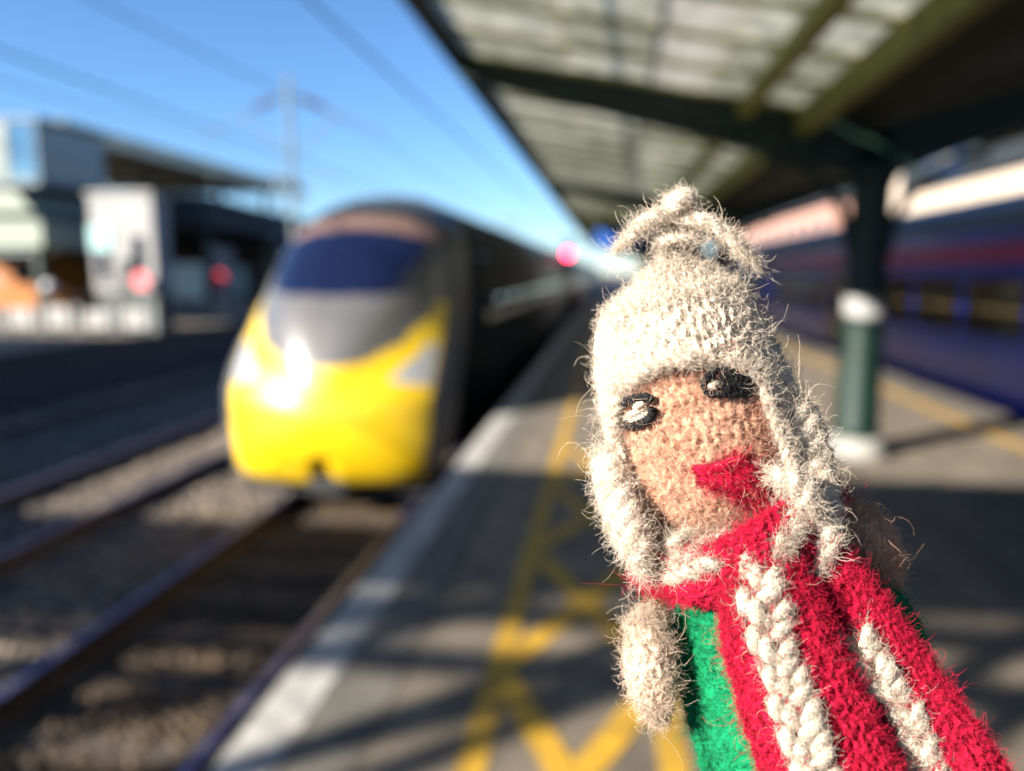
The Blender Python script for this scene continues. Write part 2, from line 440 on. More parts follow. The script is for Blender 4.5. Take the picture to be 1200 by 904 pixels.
for i, r in enumerate(rr):
    q = c0+r*dd
    GR[i,:,0] = q[:,0]; GR[i,:,1] = Ln*(1-np.maximum(0, 1-r**1.7)**.6); GR[i,:,2] = q[:,1]
# coupler notch pressed into the lower nose, groove round the windscreen
notch = np.exp(-((GR[...,0])/.11)**4 - ((GR[...,2]+.52)/.16)**4); GR[...,1] += .10*notch
zones = {}
for i in range(NR-1):
    for j in range(nphi):
        j2 = (j+1) % nphi
        q = [GR[i,j], GR[i+1,j], GR[i+1,j2], GR[i,j2]]
        m_ = sum(q)/4
        zones.setdefault(zone(*m_), []).append(((i,j),(i+1,j),(i+1,j2),(i,j2)))
zp = {}
for k, fs in zones.items():
    idx = {}; V = []; Q = []
    for f in fs:
        ids = []
        for ij in f:
            if ij not in idx:
                idx[ij] = len(V); V.append(GR[ij]-np.array([0,0,RZ]))
            ids.append(idx[ij])
        Q.append(ids)
    nm_ = 'headlamp' if k.startswith('headlamp') else k
    o = link(nm_, np_mesh(nm_, V, Q, M[ZM[k]]), train); zp[k] = o
zp['nose_panel']['label'] = 'bright yellow nose panel'; zp['windscreen']['label'] = 'dark blue raked windscreen'
zp['roof_band']['label'] = 'copper brown band over the windscreen'
# wipers, coupler hatch, pale tray behind the screen
MB().tube([(-.35,1.04,1.36-RZ),(-.1,1.20,1.62-RZ),(.05,1.36,1.82-RZ)], .018, 6).build('wiper', M['black'], train)
MB().tube([(.45,1.02,1.36-RZ),(.6,1.2,1.60-RZ),(.62,1.38,1.78-RZ)], .018, 6).build('wiper', M['black'], train)
MB().box(-.22,.22,.22,.9,-.78-RZ,-.58-RZ).build('coupler', M['black'], train, bevel=.02)
MB().box(-1.05,1.05,.55,1.4,-.84-RZ,-.66-RZ).build('underframe', M['black'], train)
# carriages
def carriage(y0, y1, first):
    pr_ = [(x, z-RZ) for x, z in OUT[::3]]
    b = MB().prism(pr_, 'y', y0, y1)
    o = b.build('carriage_body', M['t_dark'], train, True)
    for sgn in (1, -1):
        def sx(z): return sgn*(np.interp(z, [-.5,0,.5,1.1,1.95], [1.2,1.34,1.36,1.3,1.13])+.006)
        y = y0+1.2; n = 0
        while y+1.1 < y1-.8:
            z0_, z1_ = 1.18, 1.78
            wq = MB().quad((sx(z0_),y,z0_-RZ),(sx(z0_),y+1.25,z0_-RZ),(sx(z1_),y+1.25,z1_-RZ),(sx(z1_),y,z1_-RZ))
            wq.build('window', M['glass_dark'], o); y += 1.75
        MB().quad((sx(.72),y0+.05,.72-RZ),(sx(.72),y1-.05,.72-RZ),(sx(1.05),y1-.05,1.05-RZ),(sx(1.05),y0+.05,1.05-RZ)).build('stripe', M['t_stripe'], o)
        for dy in (y0+.25, y1-1.15):
            if first and dy < y0+1: dy = y0+.1
            MB().quad((sx(-.1)+.004*sgn,dy,-.1-RZ),(sx(-.1)+.004*sgn,dy+.85,-.1-RZ),(sx(1.85)+.004*sgn,dy+.85,1.85-RZ),(sx(1.85)+.004*sgn,dy,1.85-RZ)).build('door', M['t_grey'], o)
    for by in (y0+2.2, y1-3.0):
        bo = MB().box(-1.05,1.05,by-1.5,by+1.5,.25,.6).build('bogie', M['black'], train)
        for wy in (by-1.2, by+1.2):
            for wx in (-.75,.75):
                wh = MB(); k = 24
                wh.tube([(wx-.065,wy,.43),(wx+.065,wy,.43)], .425, k); wh.build('wheel', M['rail_side'], bo)
carriage(3.06, 22.5, True)
for i in range(5): carriage(23.1+24.4*i, 46.9+24.4*i, False)

# ------------------------------------------------------------------ blue local train on the right
M['b_blue'] = mat('blue train paint', (.002,.035,.42), .3, 0, .2, 2, coat=.3)
M['b_purple'] = mat('violet train band', (.09,.12,.60), .35, 0, .15, 2, coat=.3)
M['b_mag'] = mat('magenta train stripe', (.45,.04,.15), .35, 0, .15, 2)
M['b_roof'] = mat('pale train roof', (.42,.39,.35), .6, 0, .15, 2)
M['b_door'] = mat('tan door panel', (.36,.25,.14), .5, 0, .2, 4)
M['b_window'] = mat('warm interior train window', (.10,.07,.03), .12, 0, .7, 1.6, spec=.6, dark=(.008,.008,.01))  # tan patches paint the warm lit interior into the glass
bt = tag(empty('blue_train', (6.2, 14, RZ)), 'blue local train with magenta stripe standing at the right-hand platform', 'train')
def bsec(): return [(-1.30,.2),(-1.36,.6),(-1.36,2.9),(-1.28,3.1),(1.28,3.1),(1.36,2.9),(1.36,.6),(1.30,.2)]
rf = [(-1.28,3.1),(-1.15,3.35),(-.8,3.58),(-.3,3.68),(.3,3.68),(.8,3.58),(1.15,3.35),(1.28,3.1)]
for (a, b_) in ((-12, 10.6), (11.2, 34)):
    o = MB().prism(bsec(), 'y', a, b_).build('carriage_body', M['b_blue'], bt)
    MB().prism([(x, z+.002) for x, z in rf], 'y', a, b_).build('roof', M['b_roof'], bt)
    for sg in (-1, 1):
        x0, x1 = sorted((sg*1.362, sg*1.37))
        MB().box(x0,x1,a,b_,2.90,3.09).build('upper_band', M['b_purple'], o)
        MB().box(x0,x1,a,b_,2.64,2.89).build('stripe', M['b_mag'], o)
        y = a+.9; i = 0
        while y < b_-2:
            if i % 5 == 3:
                MB().box(x0,x1,y-.1,y+1.2,.95,2.50).build('door', M['b_door'], o)
                MB().box(min(x0,x1)-.004 if sg<0 else x0,x1+(.004 if sg>0 else 0),y+.2,y+.9,1.7,2.35).build('door_window', M['glass_dark'], o); y += 1.6
            else:
                fr_ = MB().box(x0,x1,y,y+1.5,1.72,2.44).build('window', M['b_window'], o); y += 1.75
            i += 1
    for by in (a+3, b_-3):
        bo = MB().box(-1.1,1.1,by-1.4,by+1.4,.3,.7).build('bogie', M['black'], bt)
        for wy in (by-1, by+1):
            for wx in (-.75,.75): MB().tube([(wx-.065,wy,.43),(wx+.065,wy,.43)], .42, 20).build('wheel', M['rail_side'], bo)
t4 = empty('railway_track', (6.2, 0, RZ)); struct(t4, 'railway track under the blue train')
for sx in (-.7525,.7525): MB().prism([(p_+sx, q) for p_, q in rail_prof], 'y', -6, 200).build('rail', M['rail_side'], t4)

# ------------------------------------------------------------------ buildings on the right
M['cream'] = mat('cream sandstone', (.46,.375,.295), .85, 0, .12, 1.5, .3, 12)
M['pink'] = mat('pink brick', (.40,.22,.17), .85, 0, .2, 2, .4, 14)
M['slate'] = mat('slate roof', (.014,.02,.024), .8, 0, .3, 3, .3, 20)
sb = tag(empty('station_building', (11, 24, 0)), 'cream sandstone station building with dark roof behind the blue train', 'building')
MB().box(0,8,-16,7.2,0,4.55).build('wall', M['cream'], sb)
MB().box(-.02,6,7.2,10.6,0,5.6).build('end_bay', M['cream'], sb)
for y in np.arange(-15, 7, 2.6):
    wn = MB().box(-.03,.02,y,y+1.1,.9,2.5).build('window', M['glass_dark'], sb)
    MB().box(-.10,.02,y-.1,y+1.2,.78,.9).build('sill', M['offwhite'], wn)
    MB().box(-.05,.02,y-.08,y+1.18,2.5,2.62).build('lintel', M['offwhite'], wn)
MB().box(-.25,8,-16,7.15,4.56,7.2).build('roof_fascia', M['slate'], sb)
MB().box(-.2,6.2,7.0,10.8,5.61,5.8).build('parapet', M['slate'], sb)
sg = tag(empty('cafe_sign', (10.70, 27.3, 4.75)), 'dark blue sign board with white lettering above the cream wall', 'sign')
MB().box(-.05,.04,-1.5,1.5,-.1,.95).build('board', mat('navy sign board', (.015,.03,.07), .4), sg)
tcv = bpy.data.curves.new('lettering', 'FONT'); tcv.body = 'Cafe'; tcv.size = .95; tcv.extrude = .01; tcv.align_x = 'CENTER'
to = bpy.data.objects.new('lettering', tcv); COL.objects.link(to)
bpy.context.view_layer.update()
tm = bpy.data.meshes.new_from_object(to.evaluated_get(bpy.context.evaluated_depsgraph_get())); bpy.data.objects.remove(to)
tm.materials.clear(); tm.materials.append(M['offwhite'])
to = link('lettering', tm, sg, (-.07, 0, .10)); to.rotation_euler = (math.pi/2, 0, -math.pi/2)
pb = tag(empty('brick_building', (11, 55, 0)), 'pink brick building with slate roof farther along the line', 'building')
MB().box(0,9,-14,22,0,5.2).build('wall', M['pink'], pb)
MB().prism([(-.3,5.21),(9.3,5.21),(4.5,8.0)], 'y', -14.2, 22.2).build('roof', M['slate'], pb)
for y in np.arange(-13, 20, 3.0):
    wn = MB().box(-.03,.02,y,y+1.1,2.9,4.4).build('window', M['glass_dark'], pb)
    MB().box(-.08,.02,y-.1,y+1.2,2.78,2.9).build('sill', M['offwhite'], wn)

# ------------------------------------------------------------------ left side: buildings, fence, van
M['beige'] = mat('beige soffit', (.66,.62,.44), .8, 0, .2, 2)
M['paleg'] = mat('pale green cladding', (.19,.22,.17), .6, 0, .15, 2)
lc = tag(empty('station_canopy', (-21, 28, 0)), 'wide pale canopy roof above the shelter and van across the tracks', 'canopy')
MB().prism([(4.0,6.10),(4.0,6.3),(-5,6.7),(-5,6.15)], 'y', -5.0, 14).build('roof', M['beige'], lc)
MB().box(4.001,4.12,-5.0,14,5.80,6.32).build('fascia', M['beige'], lc)
MB().prism([(4.13,5.78),(4.13,6.34),(-5,6.74),(-5,6.1)], 'y', -5.12, -5.001).build('end_fascia', M['green'], lc)
for y in np.arange(-4.5, 14, 2.4): MB().box(-4.9,3.95,y-.06,y+.06,5.85,6.098).build('rafter', M['green'], lc)
for y in (-4, 2, 8, 13):
    MB().lathe([(.2,0),(.14,.3),(.12,5.7),(.2,5.84)], (2.2,y), 14).build('column', M['green'], lc, True)
ks = tag(empty('kiosk', (-13.35, 20.9, 0)), 'white rendered kiosk with narrow dark windows behind the low fence', 'building')
MB().box(-.92,.92,-.9,-.1,1.1,3.7).build('wall', M['white'], ks)
MB().box(-.90,.90,-.88,-.12,0,1.099).build('plinth', M['dark'], ks)
for x in (-.78, .28):
    wn = MB().box(x,x+.34,-.94,-.88,1.4,2.6).build('window', M['glass_dark'], ks); MB().box(x-.05,x+.39,-.98,-.88,1.3,1.4).build('sill', M['offwhite'], wn)
MB().box(-.95,-.3,-.95,-.88,2.2,2.9).build('panel', mat('teal panel', (.25,.42,.42), .5), ks)
MB().box(-.98,.98,-.96,-.04,3.7,3.8).build('parapet', M['offwhite'], ks)
MB().box(-.15,.2,-.95,-.88,1.15,2.0).build('hatch', M['dark'], ks)
sh = tag(empty('waiting_shelter', (-16.6, 33, 0)), 'low dark waiting shelter with sloping roof across the tracks', 'building')
m_ = MB(); m_.v = [(-3.5,-7.6,4.35),(2.8,-7.6,4.25),(2.8,12,3.6),(-3.5,12,3.8),(-3.5,-7.6,3.2),(2.8,-7.6,3.2),(2.8,12,2.7),(-3.5,12,2.7)]
m_.f = [(3,2,1,0),(4,5,6,7),(0,1,5,4),(1,2,6,5),(2,3,7,6),(3,0,4,7)]
m_.build('roof', M['slate'], sh)
MB().box(-3.4,-3.2,-7.4,11.8,0,3.0).build('back_wall', M['brick'], sh)
for y in (-7.2, -2.5, 2.2, 6.9, 11.5): MB().box(2.5,2.66,y-.08,y+.08,0,3.0).build('post', M['green'], sh)
lt = tag(empty('lift_tower', (-18.6, 21.5, 0)), 'glazed lift tower with pale green cladding at the end of the canopy', 'tower')
for x_ in (-2.3, 1.8):
    for y_ in (-.4, 2.2): MB().box(x_-.1,x_+.1,y_-.1,y_+.1,0,2.35).build('leg', M['green'], lt)
MB().box(-2.55,2.2,-.7,2.5,2.35,3.1).build('cladding', M['paleg'], lt)
MB().prism([(-2.6,3.35),(2.0,3.35),(1.5,3.95),(-2.6,4.1)], 'y', -.72, 2.5).build('cladding', M['paleg'], lt)
MB().box(-2.4,1.9,-.5,2.4,3.101,3.349).build('wall', M['dark'], lt)
MB().box(-2.5,2.2,-.6,2.5,4.12,4.3).build('floor_band', M['mast'], lt)
MB().box(-2.5,2.3,-.6,2.5,5.9,6.02).build('roof', M['mast'], lt)
gl = clear_glass('tower glass', (.8,.9,.86), .3)
blind = mat('frosted glass', (.17,.20,.185), .3, 0, .15, 3)
for i in range(5):
    x = -2.5+.94*i
    MB().box(x+.03,x+.91,-.58,-.55,4.31,5.89).build('glass_panel', blind if i % 2 else gl, lt)
for i in range(6): MB().box(-2.53+.94*i,-2.47+.94*i,-.62,-.52,4.3,5.9).build('mullion', M['mast'], lt)
MB().box(2.16,2.19,-.5,2.4,4.31,5.89).build('glass_panel', blind, lt)
MB().box(-2.4,2.0,2.3,2.4,4.31,5.89).build('back_panel', M['paleg'], lt)
sh2 = tag(empty('shade_hall', (-24, 0, 0)), 'unseen long brick hall added on the far platform to shade the tracks', 'building')  # out of view, added and sized to shade the far tracks
MB().box(-6,7.8,-14,12,0,3.9).build('wall', M['pink'], sh2)
MB().box(-6.2,8.05,-14.2,12.2,3.9,4.15).build('parapet', M['cream'], sh2)
for y in np.arange(-12.5, 10.5, 2.9):
    wn = MB().box(7.78,7.83,y,y+1.2,1.0,2.7).build('window', M['glass_dark'], sh2); MB().box(7.78,7.9,y-.1,y+1.3,.88,1.0).build('sill', M['cream'], wn)
for x in (-3.5, 0.5, 4.5):
    wn = MB().box(x,x+1.2,11.98,12.03,1.0,2.7).build('window', M['glass_dark'], sh2); MB().box(x-.1,x+1.3,11.98,12.1,.88,1.0).build('sill', M['cream'], wn)
# low white fence
fn = tag(empty('platform_fence', (-21.0, 19.2, 0), math.pi/2), 'low white panel fence across the far platform', 'fence')
for i in range(8):
    y = -1.12*(i+1)
    MB().box(-.03,.03,y+.22,y+.90,.12,.60+.05*(i % 3)).build('fence_panel', M['white'], fn)
    MB().box(-.04,.04,y-.03,y+.03,0,.75).build('post', M['steel'], fn)
fn2 = tag(empty('platform_fence', (-16.9, 25.2, 0), math.pi/2), 'short white panel fence farther back beside the notice boards', 'fence')
for i in range(4):
    y = -1.12*(i+1)
    MB().box(-.03,.03,y+.22,y+.90,.12,.62+.04*(i % 2)).build('fence_panel', M['white'], fn2)
    MB().box(-.04,.04,y-.03,y+.03,0,.75).build('post', M['steel'], fn2)
# orange van
M['orange'] = mat('orange van paint', (.30,.095,.003), .4, 0, .1, 2, coat=.4)
vn = tag(empty('orange_van', (-19.9, 24.5, 0)), 'orange works van parked behind the white fence', 'van')
MB().prism([(-3.2,.35),(2.3,.35),(2.3,.95),(1.9,1.2),(1.3,2.0),(1.0,2.25),(-3.2,2.25)], 'y', -.95, .95).build('body', M['orange'], vn, bevel=.08)
for x in (-2.2, 1.4):
    for y in (-.93,.93):
        wh = MB().tube([(x,y-.1,.36),(x,y+.1,.36)], .36, 24).build('tyre', M['black'], vn); MB().tube([(x,y-.105,.36),(x,y+.105,.36)], .2, 20).build('rim', M['steel'], wh)
for sy in (-.965,.945):
    MB().quad((.2,sy,1.25),(1.75,sy,1.25),(1.25,sy,1.95),(.2,sy,1.95)).build('side_window', M['glass_dark'], vn)
    MB().box(-2.9,-.2,sy,sy+.02,1.28,1.42).build('side_stripe', M['white'], vn)
MB().box(2.28,2.34,-.8,-.5,.75,.95).build('headlight', M['t_lamp'], vn); MB().box(2.28,2.34,.5,.8,.75,.95).build('headlight', M['t_lamp'], vn)
# small things on the far platform
M['red'] = mat('red paint', (.62,.03,.05), .4, 0, .15, 5)
M['pinkred'] = mat('pink red paint', (.75,.16,.18), .4, 0, .15, 5)
M['boardg'] = mat('pale green board', (.55,.70,.60), .5, 0, .2, 3)
def post_sign(x, y, label, m1):
    t = tag(empty('round_sign', (x, y, 0)), label, 'sign')
    MB().tube([(0,0,0),(0,0,1.2)], .03, 8).build('post', M['steel'], t)
    MB().tube([(0,-.05,1.4),(0,-.02,1.4)], .24, 24).build('disc', m1, t)
post_sign(-12.7, 19.75, 'pinkish red round sign on post beside the kiosk', M['pinkred'])
post_sign(-12.9, 24.4, 'red round sign on post beside the notice boards', M['red'])
def board(x, y, wd, z0, z1, m1, label):
    t = tag(empty('notice_board', (x, y, 0)), label, 'board')
    MB().box(-wd/2,wd/2,-.04,.04,z0,z1).build('panel', m1, t)
    MB().box(-wd/2-.05,wd/2+.05,-.05,.05,z1,z1+.05).build('top_rail', M['steel'], t)
    for s_ in (-1, 1): MB().tube([(s_*wd*.42,.05,0),(s_*wd*.42,.05,z1)], .03, 8).build('leg', M['steel'], t)
board(-14.6, 25.4, 1.2, .7, 1.9, M['boardg'], 'pale green notice board between the round signs')
board(-13.5, 25.8, .7, .7, 2.4, M['white'], 'tall narrow white notice board beside the red sign')
board(-13.9, 27.3, .9, .8, 1.8, M['boardg'], 'smaller pale green notice board behind the tall white one')

M['globe'] = mat('white lamp globe', (.5,.5,.52), .15, 0, .05, 5, coat=.5)
for (x, y, h, lb) in ((-14.9, 27.5, 2.55, 'short globe lamp post beside the notice boards'), (-13.3, 30.0, 3.0, 'taller globe lamp post in front of the waiting shelter'), (-15.6, 19.9, 1.2, 'stubby globe lamp post beside the white fence')):
    t = tag(empty('globe_lamp', (x, y, 0)), lb, 'lamp', 'globe lamp posts')
    MB().lathe([(.09,0),(.09,.1),(.04,.2),(.03,h-.2),(.07,h-.16),(.07,h-.12)], (0,0), 12).build('post', M['dark'], t, True)
    MB().lathe([(.02,h-.13)]+[(.17*math.sin(a), h+.02-.17*math.cos(a)) for a in np.linspace(.35, 3.1, 10)], (0,0), 18).build('globe', M['globe'], t, True)
# ------------------------------------------------------------------ overhead line masts and wires
def mast(x, y, h, arms, label):
    t = tag(empty('overhead_line_mast', (x, y, RZ)), label, 'mast', 'overhead line masts')
    mm = MB(); mm.box(-.05,.05,-.07,-.055,0,h); mm.box(-.05,.05,.055,.07,0,h); mm.box(-.015,.015,-.055,.055,0,h); mm.build('upright', M['mast'], t)
    for ax in arms:
        s_ = 1 if ax > 0 else -1
        MB().tube([(s_*.14,0,h-.5),(ax,0,6.2),(ax+s_*.3,0,6.1)], .026, 8).build('arm', M['mast'], t)
        MB().tube([(s_*.14,0,h-2.0),(ax*.6,0,h-1.0)], .035, 8).build('stay', M['mast'], t)
        q = [(s_*(.35+.07*k), 0, h-.5-(h-.5-6.2)*(.21+.07*k)/abs(ax)) for k in range(9)]
        MB().tube(q, [.04 if k % 2 else .09 for k in range(9)], 12).build('insulator', M['rail_side'], t)
        MB().tube([(ax,0,6.2),(ax,0,4.75)], .012, 6).build('dropper', M['mast'], t)
mast(-8.4, 20, 7.6, [2.25, -2.25], 'steel overhead line mast with two arms between the tracks near the kiosk')
mast(-13.0, 29.5, 6.6, [2.35], 'slender steel overhead line mast on the far platform')
mast(-8.4, 66, 7.6, [2.25, -2.25], 'distant steel overhead line mast down the line')
for tx, nm in ((-2.5, 'near track'), (-6.15, 'middle track'), (-10.65, 'far track')):
    for z, kind in ((3.82, 'contact wire'), (5.15, 'messenger wire')):
        pts = []
        for k in range(61):
            y = -3.6+3.0*k; sag = 0 if z < 4 else -.5*math.sin(math.pi*(((y-20) % 46)/46))
            pts.append((tx, y, z+sag))
        o = MB().tube(pts, .014 if z < 4 else .013, 6).build('overhead_wire', M['wire'], None)
        tag(o, '%s overhead %s stretched above the %s' % ('taut lower' if z < 4 else 'sagging upper', kind, nm), 'wire')
# red signal far down the line
sgm = tag(empty('railway_signal', (-2.05, 38, RZ)), 'railway signal showing red beyond the canopy', 'signal')
MB().tube([(0,0.1,0),(0,0.1,2.6)], .06, 10).build('post', M['steel'], sgm)
MB().box(-.22,.22,.0,.14,2.5,4.2).build('head', M['black'], sgm, bevel=.03)
rl = mat('red signal lamp', (.8,.02,.06), .3, emit=((1,.03,.10), 9.0))
MB().tube([(0,-.06,3.42),(0,.01,3.42)], .15, 20).build('lamp', rl, sgm)

# ------------------------------------------------------------------ covered footbridge across the tracks behind us
fb = tag(empty('footbridge', (-2.55, -4.5, RZ)), 'covered lattice footbridge crossing the tracks', 'footbridge')
yf, yb = .76, -.85; zb = -RZ
MB().box(-34,13,yb,yf,3.92+zb,4.02+zb).build('deck', M['boards'], fb)
MB().prism([(yb,6.62+zb),(yf,6.62+zb),(yf,6.95+zb),(0,7.15+zb),(yb,6.95+zb)], 'x', -34, 13).build('roof', M['slate'], fb)
for y in (yf-.04, yb+.04):
    MB().box(-34,13,y-.03,y+.03,6.3+zb,6.619+zb).build('fascia', M['green'], fb)
    for i in range(32):
        x = -33.5+1.45*i
        MB().box(x-.06,x+.06,y-.05,y+.05,4.021+zb,6.62+zb).build('post', M['green'], fb)
        if i % 3 == 1: MB().bar((x+.06,y,4.3+zb),(x+1.39,y,6.3+zb), .05, .12).build('brace', M['green'], fb)
    if y > 0:
        for z in (4.68, 5.03, 5.38, 5.73, 6.08): MB().box(-34,13,y+.055,y+.085,z-.08+zb,z+.08+zb).build('slat', M['green'], fb)
    MB().box(-34,13,y-.035,y+.035,5.0+zb,5.12+zb).build('handrail', M['green'], fb)
for x in (-24, -10.7, 5.9):
    for y in (yf-.2, yb+.2): MB().box(x-.12,x+.12,y-.12,y+.12,.9 if x > 0 else .9,3.92+zb).build('leg', M['green'], fb)

# ================================================================== knitted finger puppet
# Built life-size (about 10 cm tall).  Working units: 1 unit = 0.1333 mm, u to its left hand side, v down its length, w out of its front.
SC = FOCUS/F
fwd = np.array([-math.sin(YAW)*math.cos(PITCH), math.cos(YAW)*math.cos(PITCH), -math.sin(PITCH)])
rgt = np.array([math.cos(YAW), math.sin(YAW), 0]); upv = np.cross(rgt, fwd)
BASE = np.array([1130., 1180., 0.])
def raw(P):
    P = np.asarray(P, float); k = 1 - P[...,2]/F
    return np.stack([(P[...,0]-600)*k, -(P[...,1]-452)*k, P[...,2]], -1)*SC
B0 = raw(BASE)
def loc(P): return raw(P)-B0
pup = empty('finger_puppet')
mw = Matrix(((rgt[0], upv[0], -fwd[0], 0), (rgt[1], upv[1], -fwd[1], 0), (rgt[2], upv[2], -fwd[2], 0), (0,0,0,1)))
origin = CAM + fwd*FOCUS + rgt*B0[0] + upv*B0[1] - fwd*B0[2]
mw.translation = Vector(origin); pup.matrix_world = mw
tag(pup, 'knitted finger puppet in cream wool hat, red striped scarf and green jumper', 'puppet')

def wool(name, cols, sheen=.3, sc=2500):
    """yarn: colour varies per fibre and in soft patches, fine fibrous relief"""
    m = bpy.data.materials.new(name); m.use_nodes = True
    n = m.node_tree.nodes; l = m.node_tree.links; b = n['Principled BSDF']
    b.inputs['Roughness'].default_value = .85; b.inputs['Specular IOR Level'].default_value = .25
    b.inputs['Sheen Weight'].default_value = sheen; b.inputs['Sheen Roughness'].default_value = .4
    ge = n.new('ShaderNodeNewGeometry'); tc = n.new('ShaderNodeTexCoord')
    no = n.new('ShaderNodeTexNoise'); no.inputs['Scale'].default_value = sc*.12; no.inputs['Detail'].default_value = 8
    l.new(tc.outputs['Object'], no.inputs['Vector'])
    ad = n.new('ShaderNodeMath'); ad.operation = 'MULTIPLY_ADD'; ad.inputs[1].default_value = .45
    l.new(ge.outputs['Random Per Island'], ad.inputs[0])
    mu = n.new('ShaderNodeMath'); mu.operation = 'MULTIPLY'; mu.inputs[1].default_value = .55
    l.new(no.outputs['Fac'], mu.inputs[0]); l.new(mu.outputs[0], ad.inputs[2])
    r = n.new('ShaderNodeValToRGB')
    while len(r.color_ramp.elements) < len(cols): r.color_ramp.elements.new(.5)
    for i, c in enumerate(cols):
        r.color_ramp.elements[i].position = .2+.6*i/(len(cols)-1); r.color_ramp.elements[i].color = (*c, 1)
    l.new(ad.outputs[0], r.inputs['Fac']); l.new(r.outputs['Color'], b.inputs['Base Color'])
    nb = n.new('ShaderNodeTexNoise'); nb.inputs['Scale'].default_value = sc; nb.inputs['Detail'].default_value = 6
    l.new(tc.outputs['Object'], nb.inputs['Vector'])
    bu = n.new('ShaderNodeBump'); bu.inputs['Strength'].default_value = .8; bu.inputs['Distance'].default_value = .0003
    l.new(nb.outputs['Fac'], bu.inputs['Height']); l.new(bu.outputs['Normal'], b.inputs['Normal'])
    # thin fibres let light through
    t = n.new('ShaderNodeBsdfTranslucent'); l.new(r.outputs['Color'], t.inputs['Color'])
    x = n.new('ShaderNodeMixShader'); x.inputs[0].default_value = .30
    l.new(b.outputs[0], x.inputs[1]); l.new(t.outputs[0], x.inputs[2]); l.new(x.outputs[0], n['Material Output'].inputs[0])
    return m
W = {'hat': wool('cream wool', [(.62,.505,.385),(.74,.635,.525),(.80,.715,.615)]),
     'face': wool('peach wool', [(.56,.255,.155),(.72,.425,.285),(.79,.535,.395)]),
     'skin': wool('beige wool', [(.60,.44,.32),(.71,.555,.425),(.77,.64,.52)]),
     'red': wool('crimson wool', [(.46,.003,.032),(.60,.005,.050),(.68,.012,.075)], .06),
     'green': wool('emerald wool', [(.0,.14,.05),(.001,.26,.10),(.004,.34,.14)], .06),
     'black': wool('black thread', [(.004,.004,.005),(.010,.010,.012),(.02,.02,.022)], .1),
     'brick': wool('brick red wool', [(.34,.08,.04),(.44,.13,.07),(.50,.20,.11)]),
     'stripe': wool('ivory wool', [(.56,.48,.37),(.64,.565,.455),(.69,.625,.525)])}
_ph = RNG.uniform(0, 6.28, (40,)); _dr = RNG.normal(0, 1, (40, 3)); _dr /= np.linalg.norm(_dr, axis=1)[:,None]
def nz(P, size):
    """smooth pseudo-noise in about -1..1"""
    f = 0
    for i in range(14):
        k = 6.28/size*(.6+.12*i)
        f = f + np.sin(P@_dr[i]*k + _ph[i] + 1.5*np.sin(P@_dr[i+14]*k*.7+_ph[i+14]))
    return f/5.5
def knit(s, l, sw, sh):
    """height of a stocking-stitch V at surface coordinates s (across) and l (along the wale)"""
    a = (s/sw) % 1.0; b = (l/sh)
    a2 = np.where(a < .5, a, 1-a)*2            # mirrored halves of each V
    bb = (b + .75*a2) % 1.0
    lobe = np.sqrt(np.clip(1-((a2-.5)/.50)**2, 0, 1))
    return lobe*(.25+.75*np.clip(np.sin(math.pi*bb), 0, 1)**.6)

def smooth_path(P, n):
    P = np.asarray(P, float); m = len(P); ts = np.linspace(0, m-1, n); out = []
    for t in ts:
        i = min(int(t), m-2); f = t-i
        p0 = P[max(i-1,0)]; p1 = P[i]; p2 = P[i+1]; p3 = P[min(i+2,m-1)]
        out.append(.5*((2*p1)+(-p0+p2)*f+(2*p0-5*p1+4*p2-p3)*f*f+(-p0+3*p1-3*p2+p3)*f**3))
    return np.array(out)

def loft(path, nt=80, nphi=96, st=(22, 22), amp=4, warp=5, rough=2.5, axis=None):
    """path rows: u, v, w, half width, half depth.  Returns grid points, normals (units), on a knitted surface"""
    R = smooth_path(path, nt); C = R[:,:3]; hw = R[:,3]; hd = R[:,4]
    d = np.gradient(C, axis=0); d[:,2] = 0; d /= np.linalg.norm(d, axis=1)[:,None]
    lat = np.stack([d[:,1], -d[:,0], d[:,2]*0], 1)
    if axis is not None: lat = np.tile(np.array(axis, float), (nt, 1))
    phi = np.linspace(-math.pi, math.pi, nphi, endpoint=False)
    G = C[:,None,:] + lat[:,None,:]*(hw[:,None]*np.sin(phi)[None])[...,None] + np.array([0,0,1.])*(hd[:,None]*np.cos(phi)[None])[...,None]
    ln = np.concatenate([[0], np.cumsum(np.linalg.norm(np.diff(C, axis=0), axis=1))])
    def nrm(G):
        gt = np.gradient(G, axis=0); gp = np.roll(G,-1,1)-np.roll(G,1,1)
        N = np.cross(gt, gp); N /= np.linalg.norm(N, axis=2)[...,None]+1e-9
        out = G-C[:,None,:]; s = np.sign((N*out).sum(2).mean()); return N*s
    N = nrm(G)
    hm = hw.max()
    s = np.tile(phi*hm*.95, (nt, 1)); l = np.tile(ln[:,None], (1, nphi))
    wv = warp*nz(G, 60)
    h = amp*knit(s+wv, l+warp*nz(G+99, 55), *st) + rough*nz(G, 16) + rough*.6*nz(G+37, 7)
    G = G + N*(h-amp-rough*1.2-4)[...,None]
    return G, nrm(G)
